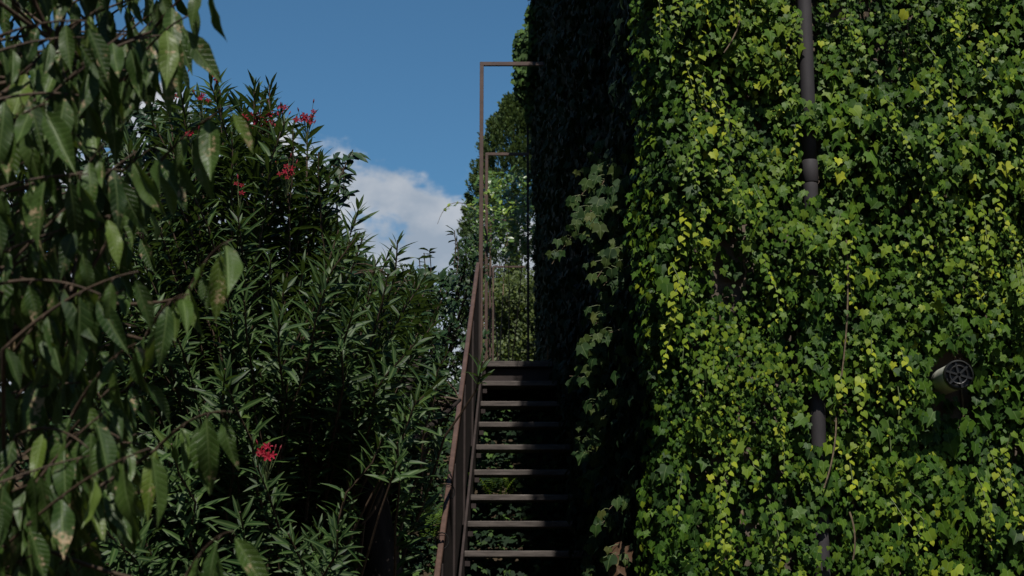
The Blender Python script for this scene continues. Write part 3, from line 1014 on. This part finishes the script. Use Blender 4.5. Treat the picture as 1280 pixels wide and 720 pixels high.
FM = [flower_mesh(i, t) for i, t in enumerate((.1, .5, .9))]
stalk = Geo(); buds = Geo()
for (px, py, d, n, r_) in ((322, 154, 6.8, 9, .042), (346, 140, 6.8, 5, .035), (383, 147, 6.75, 6, .036), (340, 160, 6.85, 4, .03), (357, 216, 6.6, 5, .03), (222, 90, 6.7, 4, .03), (212, 120, 6.7, 2, .018),
                           (252, 122, 6.7, 3, .02), (240, 168, 6.6, 2, .015), (333, 565, 5.95, 5, .030), (270, 97, 6.8, 2, .02), (299, 235, 6.6, 2, .02)):
    c = P(px, py, d)
    root_ = c + np.array([0, .03, -.11])
    n = int(n * 1.6)
    for k in range(n):
        p = c + np.clip(rng.normal(0, 1, 3), -1.6, 1.6) * r_ * np.array([.8, .8, .62])
        o = bpy.data.objects.new('flower', FM[rng.integers(0, 3)])
        COL.objects.link(o); o.parent = ole
        dirn = Vector(norm(p - root_ + np.array([rng.normal(0, .06), -.22, .02])).tolist())
        M = dirn.to_track_quat('Z', 'Y').to_matrix().to_4x4() @ Matrix.Rotation(rng.uniform(0, 6), 4, 'Z') @ Matrix.Scale(rng.uniform(.013, .022), 4)
        M.translation = Vector((p - ob).tolist())
        o.matrix_basis = M
        stalk.tube([root_, (root_ + p) / 2 + np.array([0, 0, .01]), p], [.002, .0015, .0012], 4)
    for k in range(n // 2):
        p = c + np.clip(rng.normal(0, 1, 3), -1.3, 1.3) * r_ * 1.2 + np.array([0, 0, .02])
        q = p + norm(p - root_) * .022
        buds.tube([p, (p + q) / 2, q], [.0015, .0038, .001], 5)
        stalk.tube([root_, (root_ + p) / 2, p], [.0016, .0013, .001], 4)
tag(buds.build('flower_bud', surf_mat('bud', (.09, .010, .016), (.16, .016, .024), 30, .6), ole), kind='stuff')
tag(stalk.build('flower_stalk', M_STEM, ole), kind='stuff')

# ---------------------------------------------------------------- laurel tree with the dark trunk
lb = P(478, 735, 6.85); lb[2] = 0
lau = empty('laurel_tree', lb, 'dark trunked evergreen tree with small glossy leaves beside the stairs', 'tree')
fork = P(458, 596, 6.9)
g = Geo()
g.tube([lb + (0.02, 0, -.1), P(480, 720, 6.85), P(474, 680, 6.85), P(467, 640, 6.87), fork], [.14, .092, .080, .074, .066], 14, wob=.14)
lims = []
for (a, b, c, r_) in ((fork, P(440, 480, 7.5), P(425, 300, 8.0), .045), (fork, P(500, 520, 7.6), P(540, 400, 8.9), .045), (fork, P(470, 470, 7.9), P(480, 340, 8.6), .04),
                      (fork, P(510, 560, 7.8), P(575, 500, 9.2), .032), (fork, P(400, 520, 7.6), P(340, 380, 8.6), .035)):
    pts = bez(a, b, c, 12); lims.append(pts)
    g.tube(pts, np.linspace(r_, .010, 12), 8, wob=.1)
pts = bez(fork + (.03, 0, 0), P(487, 600, 6.7), P(478, 575, 6.8), 5)
g.build('trunk', M_BARK, lau, True)
g = Geo()
lv = Leaves()
cen = []
while len(cen) < 560:
    px = rng.uniform(395, 602); topy = np.interp(px, [395, 440, 500, 560, 580, 602], [300, 330, 335, 328, 318, 310])
    py = topy + (650 - topy) * rng.random()
    if px < 520 and py > 560: continue
    if px > 590 - (py - 330) * .115 - 22 and py > 318: continue
    cen.append(P(px, py, rng.uniform(8.2, 9.9)))
allp = np.concatenate(lims)
for i, c in enumerate(cen):
    ax_ = np.array([rng.normal(0, .5), rng.normal(-.4, .4), rng.uniform(.2, 1.0)])
    cluster(lv, c, ax_, 11, .062, .38, .06)
    if i % 3 == 0:
        k = np.argmin(np.linalg.norm(allp - c, axis=1)); q = allp[k]
        if np.linalg.norm(q - c) > .6: continue
        g.tube(bez(q, (q + c) / 2 + np.array([0, 0, .05]), c, 5), [.006, .005, .004, .003, .002], 4)
# a sprig standing up against the cloud
sp = bez(P(425, 300, 8.0), P(412, 240, 7.5), P(441, 187, 7.3), 10)
g.tube(sp, np.linspace(.008, .002, 10), 5)
for (px, py) in ((441, 188), (437, 200), (420, 195), (432, 212), (424, 222), (410, 205), (430, 236), (418, 240), (405, 228), (422, 252), (400, 215), (408, 255), (398, 245), (396, 205)):
    c = P(px, py, 7.35 + rng.normal(0, .06))
    q = sp[np.argmin(np.linalg.norm(sp - c, axis=1))]
    g.tube([q, (q + c) / 2, c], .002, 4)
    cluster(lv, c, np.array([rng.normal(.2, .4), -.5, .5]), 7, .082, .3, .035)
for (px, py, d) in ((530, 316, 8.9), (537, 313, 8.9), (568, 288, 9.0), (571, 300, 9.0), (524, 322, 8.8)):
    c = P(px, py, d); cluster(lv, c, np.array([.1, 0, 1.0]), 3, .07, .25, .02)
    q = c - np.array([0, 0, .22]); g.tube([q, (q + c) / 2 + (.01, 0, 0), c], .003, 4)
lv.build(lau, M_LAUR, OVAL, n_single=300)
tag(g.build('twig', M_TWIG, lau), kind='stuff')
# bare lit twig beside the trunk
sn = Geo(); sn.tube(bez(P(452, 655, 6.6), P(470, 640, 6.6), P(479, 610, 6.6), 7), [.005, .006, .007, .008, .008, .007, .005], 6)
sn.build('broken_twig', M_TWIG, lau)

# ---------------------------------------------------------------- dense evergreen screen behind
scr = [(-1.9, 10.4, 'broad dark evergreen shrub massed behind the drooping tree'), (-.95, 10.9, 'dark evergreen shrub behind the oleander, on the bank')]
for i, (sx0, sy0, lab) in enumerate(scr):
    z0 = float(ground_z(sx0, sy0))
    hb = empty('evergreen_shrub', (sx0, sy0, z0), lab, 'shrub', 'shrubs on the bank')
    lv = Leaves(); g = Geo()
    for k in range(1000):
        if i == 0:
            px = rng.uniform(-190, 260); topy = np.interp(px, [-190, 0, 100, 140, 200, 260], [150, 150, 140, 128, 128, 150])
        else:
            px = rng.uniform(180, 520); topy = np.interp(px, [180, 220, 330, 385, 430, 520], [140, 135, 165, 215, 310, 365])
        py = topy + (790 - topy) * rng.random() ** 1.6
        c = P(px, py, rng.uniform(-.7, .8) + sy0 - .6)
        if c[2] < ground_z(c[0], c[1]) + .1: continue
        cluster(lv, c, np.array([rng.normal(0, .5), rng.normal(-.5, .4), rng.uniform(.1, 1)]), 12, .085, .4, .08)
        if k % 5 == 0:
            b0 = np.array([sx0 + rng.normal(0, .1), sy0, z0])
            g.tube(bez(b0, (b0 + c) / 2 + np.array([0, 0, .3]), c, 7), np.linspace(.018, .003, 7), 5)
    lv.build(hb, M_HEDG, OVAL, n_single=0)
    tag(g.build('branch', M_BARK, hb), kind='stuff')

# ---------------------------------------------------------------- foreground tree with drooping toothed leaves
tb = np.array([-1.75, 3.35, 0.0])
chy = empty('cherry_tree', tb, 'foreground tree with large drooping veined leaves, some spotted brown', 'tree')
g = Geo()
trunk = bez(tb, tb + (.05, .05, 2.2), tb + (.10, .10, 4.6), 16)
g.tube(trunk, np.linspace(.13, .06, 16), 14, wob=.1)
limb_pts = [trunk]
for (z, to, r_) in ((1.1, (-1.02, 3.1, 1.75), .035), (1.6, (-.95, 3.2, 2.25), .035), (2.0, (-.95, 3.0, 2.75), .035), (2.5, (-1.0, 3.3, 3.25), .035), (3.0, (-.9, 2.9, 3.7), .03), (3.4, (-.9, 3.4, 4.1), .03)):
    a = np.array([np.interp(z, trunk[:, 2], trunk[:, j]) for j in range(3)])
    b = np.array(to)
    pts = bez(a, (a + b) / 2 + np.array([0, 0, .12]), b, 10)
    g.tube(pts, np.linspace(r_ * .6, .007, 10), 8, wob=.08); limb_pts.append(pts)
g.build('trunk', M_BARK, chy, True)
allp = np.concatenate(limb_pts)
tw = Geo(); lv = Leaves()


def twig(tip, base, leaf=.135, step=.036, dens=1.0, tint=.4, sag=.05):
    q = allp[np.argmin(np.linalg.norm(allp - base, axis=1))]
    mid = (tip + base) / 2 + np.array([0, 0, sag])
    p = bez(base, mid, tip, 12)
    if np.linalg.norm(q - base) > .03:
        p = np.concatenate([bez(q, (q + base) / 2 + np.array([0, 0, -.03]), base, 6)[:-1], p])
    tw.tube(p, np.linspace(.0048, .0016, len(p)), 6)
    ln = np.linalg.norm(tip - base); m = int(ln / step * dens)
    for k in range(m):
        t = (k + .5 + rng.normal(0, .2)) / m; t = min(max(t, .02), 1)
        i = t * 11 + (len(p) - 12); i0 = min(int(i), len(p) - 2)
        c = p[i0] + (p[i0 + 1] - p[i0]) * (i - i0)
        sd = 1 if k % 2 else -1
        along = norm(tip - base)
        tipd = np.array([along[0] * .16 + rng.normal(0, .17), along[1] * .2 + .20 * sd + rng.normal(0, .2), -1.0])
        if k >= m - 1: tipd += along * .35
        st_ = c + np.array([.010 * sd * .5, .008 * sd, -.012])
        tw.tube([c, (c + st_) / 2 + (0, 0, .003), st_], .0012, 4)
        nor = np.array([rng.normal(.10, .85), -1 + rng.normal(0, .4), .35 + rng.normal(0, .3)])
        lv.put(st_, tipd, nor, leaf * rng.uniform(.55, 1.28), np.clip(tint + rng.normal(0, .2), 0, .86), rng.integers(0, 6))


spec_tw = [((288, 132), (165, 245), 3.0), ((236, 368), (180, 425), 2.9), ((290, 300), (232, 372), 2.95), ((188, 560), (0, 690), 2.7), ((292, 664), (225, 735), 2.8), ((290, 515), (195, 562), 3.0),
           ((72, 385), (-20, 500), 2.8), ((128, 8), (-5, 142), 2.9), ((235, 20), (150, 110), 2.9), ((268, -20), (190, 40), 2.9), ((130, 180), (70, 300), 2.75), ((215, 30), (120, 150), 3.1), ((170, 430), (90, 520), 2.8),
           ((110, 560), (20, 545), 2.8), ((95, 65), (10, 110), 2.9), ((60, 130), (-20, 200), 2.7), ((200, 180), (100, 280), 3.2)]
for (a, b, d) in spec_tw:
    twig(P(a[0], a[1], d), P(b[0], b[1], d + .15), .125, tint=.52)
BND = np.array([(-700, 260), (-100, 265), (0, 258), (100, 212), (200, 205), (300, 215), (400, 205), (500, 215), (600, 190), (700, 215), (850, 230)], float)
for i in range(175):
    py = rng.uniform(-420, 760)
    bx_ = np.interp(py, BND[:, 0], BND[:, 1])
    px = bx_ - abs(rng.normal(0, 1)) * 95 - 22
    d = rng.uniform(2.75, 3.9)
    tip = P(px, py, d)
    ln = rng.uniform(.22, .5)
    base = tip + norm(np.array([-.8, rng.normal(.1, .3), rng.uniform(-1.0, .1)])) * ln
    twig(tip, base, rng.uniform(.095, .13), dens=1.1, tint=.36)
lv.build(chy, M_CHER, CHERRY, n_single=300, front=lambda c: np.where(c[:, 1] < 3.05, 1.0, .7))
tag(tw.build('twig', M_TWIG, chy, True), kind='stuff')

# ---------------------------------------------------------------- cypress behind the arches
cb = np.array([.02, 24.0, 3.4])
cyp = empty('cypress_tree', cb, 'tall feathery cypress rising behind the steel arches', 'tree')
ctop = P(641, 122, 24.0)
Hc = ctop[2] - cb[2]
Geo().tube([cb + (0, 0, -.1), cb + (.01, 0, Hc * .5), cb + (.0, 0, Hc * .95)], [.14, .08, .02], 10, wob=.1).build('trunk', M_BARK, cyp, True)
lv = Leaves()
for k in range(1150):
    f = rng.random() ** .62
    rr = .84 * (1 - math.exp(-(1 - f) * Hc / .95))
    rr *= .66 + .40 * rng.random()
    a = rng.uniform(0, 2 * math.pi)
    c = cb + np.array([math.cos(a) * rr, math.sin(a) * rr, f * Hc * .97 + .15])
    n = 56
    axis = norm(np.array([math.cos(a) * .75, math.sin(a) * .75, 1.0]) + rng.normal(0, .12, 3))
    ln = rng.uniform(.26, .46) * (1 - .45 * f)
    t = rng.random(n)
    b = c + axis * ((t - .45) * ln)[:, None] + rng.normal(0, .05, (n, 3)) * (1.1 - t)[:, None]
    tip = axis + rng.normal(0, .38, (n, 3))
    lv.put(b, tip, rand_dir(n) + np.array([0, -.5, .4]), rng.uniform(.035, .075, n), np.clip(.30 + .4 * t + rng.normal(0, .15, n), 0, 1), 0)
lv.build(cyp, M_CYP, SPRAY, n_single=0, bulk_name='crown')

# ---------------------------------------------------------------- climber with pale leaves on the arches
lem = empty('climbing_vine', (-.1, 17.2, 3.5), 'pale leaved climbing vine scrambling through the steel arches', 'vine')
lv = Leaves(); g = Geo()
for k in range(190):
    px = rng.uniform(590, 668); py = rng.uniform(212, 312)
    if px < 600 and py < 240: continue
    d = rng.uniform(16.4, 18.4)
    c = P(px, py, d)
    cluster(lv, c, np.array([rng.normal(-.2, .5), rng.normal(-.5, .3), .7]), 9, .085, .36, .10)
    if k % 38 == 0:
        b0 = np.array([-.25 + rng.uniform(0, .4), 17.2, 3.55]); g.tube(bez(b0, (b0 + c) / 2 + (rng.normal(0, .15), 0, .3), c, 8), np.linspace(.010, .003, 8), 4)
ten = bez(P(600, 266, 16.0), P(560, 235, 16.0), P(547, 280, 16.0), 12)
g.tube(ten, np.linspace(.005, .002, 12), 4)
for q in ten[2:9]:
    cluster(lv, q, np.array([-.3, -.3, .6]), 2, .07, .85, .02)
for (px, py) in ((590, 255), (598, 258), (606, 252), (615, 260), (625, 255), (640, 252), (612, 240), (622, 262), (632, 266), (603, 290), (620, 225)):
    cluster(lv, P(px, py, 15.9), np.array([-.2, -.5, .5]), 6, .075, .80, .06)
lv.build(lem, M_CITR, OVAL, n_single=300)
tag(g.build('stem', M_VINE, lem), kind='stuff')

# broom-like bush on the terrace past the stair head
brm = empty('broom_bush', (.25, 23.0, 3.44), 'fine leaved yellowish green bush at the top of the stairs', 'bush')
lv = Leaves(); g = Geo()
for k in range(520):
    px = rng.uniform(612, 695); topy = np.interp(px, [617, 640, 670, 690], [360, 345, 350, 400])
    py = topy + (490 - topy) * rng.random() ** .9
    c = P(px, py, rng.uniform(22.1, 23.6))
    b0 = np.array([.25 + rng.normal(0, .15), 23.0, 3.45])
    if k % 7 == 0: g.tube(bez(b0, (b0 + c) / 2 + (0, 0, .15), c, 6), np.linspace(.006, .002, 6), 4)
    n = 30
    axis = norm(c - b0 + np.array([rng.normal(0, .1), -.15, .05]))
    b = c - axis * (rng.random(n) * .30)[:, None] + rng.normal(0, .03, (n, 3))
    b = c + rng.normal(0, .11, (n, 3))
    lv.put(b, rng.normal(0, .7, (n, 3)) + np.array([0, -.2, .25]), rand_dir(n) * .6 + np.array([0, -.8, .8]), rng.uniform(.05, .095, n), np.clip(rng.normal(.45, .25, n), 0, 1), rng.integers(0, 3, n))
lv.build(brm, M_BROOM, OVAL, n_single=0)
tag(g.build('stem', M_VINE, brm), kind='stuff')

# darker shrub filling the terrace left of the arches
ter = empty('evergreen_shrub', (-.75, 14.6, 3.45), 'dark evergreen shrub on the terrace against the cypress', 'shrub', 'shrubs on the bank')
lv = Leaves(); g = Geo()
for k in range(380):
    px = rng.uniform(495, 600); topy = np.interp(px, [505, 560, 575, 604], [345, 335, 300, 285])
    py = topy + (570 - topy) * rng.random()
    c = P(px, py, rng.uniform(13.8, 15.2) if py < 470 else rng.uniform(13.2, 13.8))
    if -.30 < c[0] < .3 and c[1] < 14: continue
    cluster(lv, c, np.array([rng.normal(0, .5), rng.normal(-.5, .4), rng.uniform(.1, 1)]), 11, .075, .5, .08)
    if k % 4 == 0 and px > 535:
        b0 = np.array([-.75, 14.6, 3.45]); g.tube(bez(b0, (b0 + c) / 2 + (0, 0, .2), c, 6), np.linspace(.014, .003, 6), 5)
lv.build(ter, M_LAUR, OVAL, n_single=120)
tag(g.build('branch', M_BARK, ter), kind='stuff')

# ---------------------------------------------------------------- ivy ground cover on the bank and ferns
lv = Leaves()
n = 15000
x = rng.uniform(-2.6, .62, n); y = rng.uniform(8.2, 14.2, n)
z = ground_z(x, y) + rng.uniform(.02, .22, n) * (.3 + vnoise(x * 2, y * 2, 71))
keep = x < WX(y) - .06
x, y, z = x[keep], y[keep], z[keep]; n = len(x)
lv.put(np.stack([x, y, z], 1), np.stack([rng.normal(0, .6, n), rng.normal(-.6, .4, n), rng.normal(-.5, .3, n)], 1),
       np.stack([rng.normal(0, .3, n), rng.normal(-.6, .3, n), np.ones(n)], 1), rng.uniform(.035, .07, n), np.clip(rng.normal(.34, .30, n), 0, 1), rng.integers(0, 3, n))
dummy = bpy.data.objects.new('ground_cover', None)
gc = lv.build(bld, M_IVYD, IVY, n_single=0, bulk_name='ground_cover')  # shade under the stairs comes partly from this darkened leaf colour
bpy.data.objects.remove(dummy)
gc.parent = None
gc.location = bld.location
tag(gc, 'ivy ground cover carpeting the bank under the stairs', 'ground cover', kind='stuff')

fern_spots = [(535, 708, 9.0, 'bright fern at the foot of the handrail'), (428, 700, 8.6, 'pale fern behind the dark trunk'), (622, 664, 10.0, 'small fern showing between the lowest treads')]
fv, ff = NEEDLE[0]
for (px, py, d, lab) in fern_spots:
    while P(px, py, d)[2] > ground_z(P(px, py, d)[0], d) and d < 13.5: d += .05
    c = P(px, py, d); c[2] = float(ground_z(c[0], c[1])) - .01
    tz = .36
    fr = empty('fern', c, lab, 'fern', 'ferns by the stairs')
    for k in range(13):
        a = k * 2 * math.pi / 13 + rng.normal(0, .2); L_ = tz * rng.uniform(.85, 1.15) + .10
        reach = rng.uniform(.16, .36)
        p = bez(c, c + np.array([math.cos(a) * reach * .3, math.sin(a) * reach * .3, L_ * 1.05]), c + np.array([math.cos(a) * reach, math.sin(a) * reach, L_ * .9]), 30)
        fl = Leaves()
        for i in range(8, 30):
            t = (i - 8) / 22
            d_ = norm(p[min(i + 1, 29)] - p[i - 1]); sd = norm(np.cross(d_, (0, 0, 1)))
            for s_ in (-1, 1):
                fl.put(p[i], sd * s_ + d_ * .35 + np.array([0, 0, -.1]), np.array([0, -.3, 1.0]), .085 * (1 - t) ** .7 + .012, np.clip(rng.normal(.5, .2), 0, 1), 0)
        o = fl.build(fr, M_FERN, NEEDLE, n_single=0, bulk_name='frond')

# ---------------------------------------------------------------- unseen trees added left and behind to block sky light
gt = [(-6.2, 2.0, 11, 2.6), (-6.6, 6.8, 12, 2.7), (-7.4, 11.8, 12, 2.7), (-5.8, -3.0, 11, 2.6), (-1.2, -8.5, 8.5, 2.8), (4.5, -9.0, 8.0, 2.8)]
for i, (x, y, h, r_) in enumerate(gt):
    z0 = float(ground_z(x, y))
    t = empty('sky_blocker_tree', (x, y, z0), 'unseen tree added to block sky light, standing ' + ('abreast of the drooping foreground tree', 'abreast of the oleander', 'on the bank beyond the oleander',
              'before the drooping foreground tree', 'across the garden, facing the stairs', 'across the garden, facing the ivy wall')[i], 'tree', 'added trees that block sky light')
    Geo().tube([(x, y, z0 - .1), (x + .1, y, z0 + h * .4), (x, y + .1, z0 + h * .85)], [.22, .16, .04], 10, wob=.1).build('trunk', M_BARK, t, True)
    lv = Leaves()
    n = 5200
    d = rand_dir(n) * (rng.random(n) ** .30)[:, None] * np.array([r_, r_, h * .47])
    d *= (.8 + .35 * vnoise(d[:, 0] * 1.5 + d[:, 2], d[:, 1] * 1.5 - d[:, 2], 80 + i))[:, None]
    lv.put(np.array([x, y, z0 + h * .52]) + d, rand_dir(n) + np.array([0, 0, -.4]), norm(d) + np.array([0, 0, .6]), rng.uniform(.20, .34, n), rng.random(n), rng.integers(0, 3, n))
    lv.build(t, M_HEDG, OVAL, n_single=0, bulk_name='crown')

print('objects', len(bpy.data.objects), 'tris', sum(len(o.data.polygons) for o in bpy.data.objects if o.type == 'MESH'))
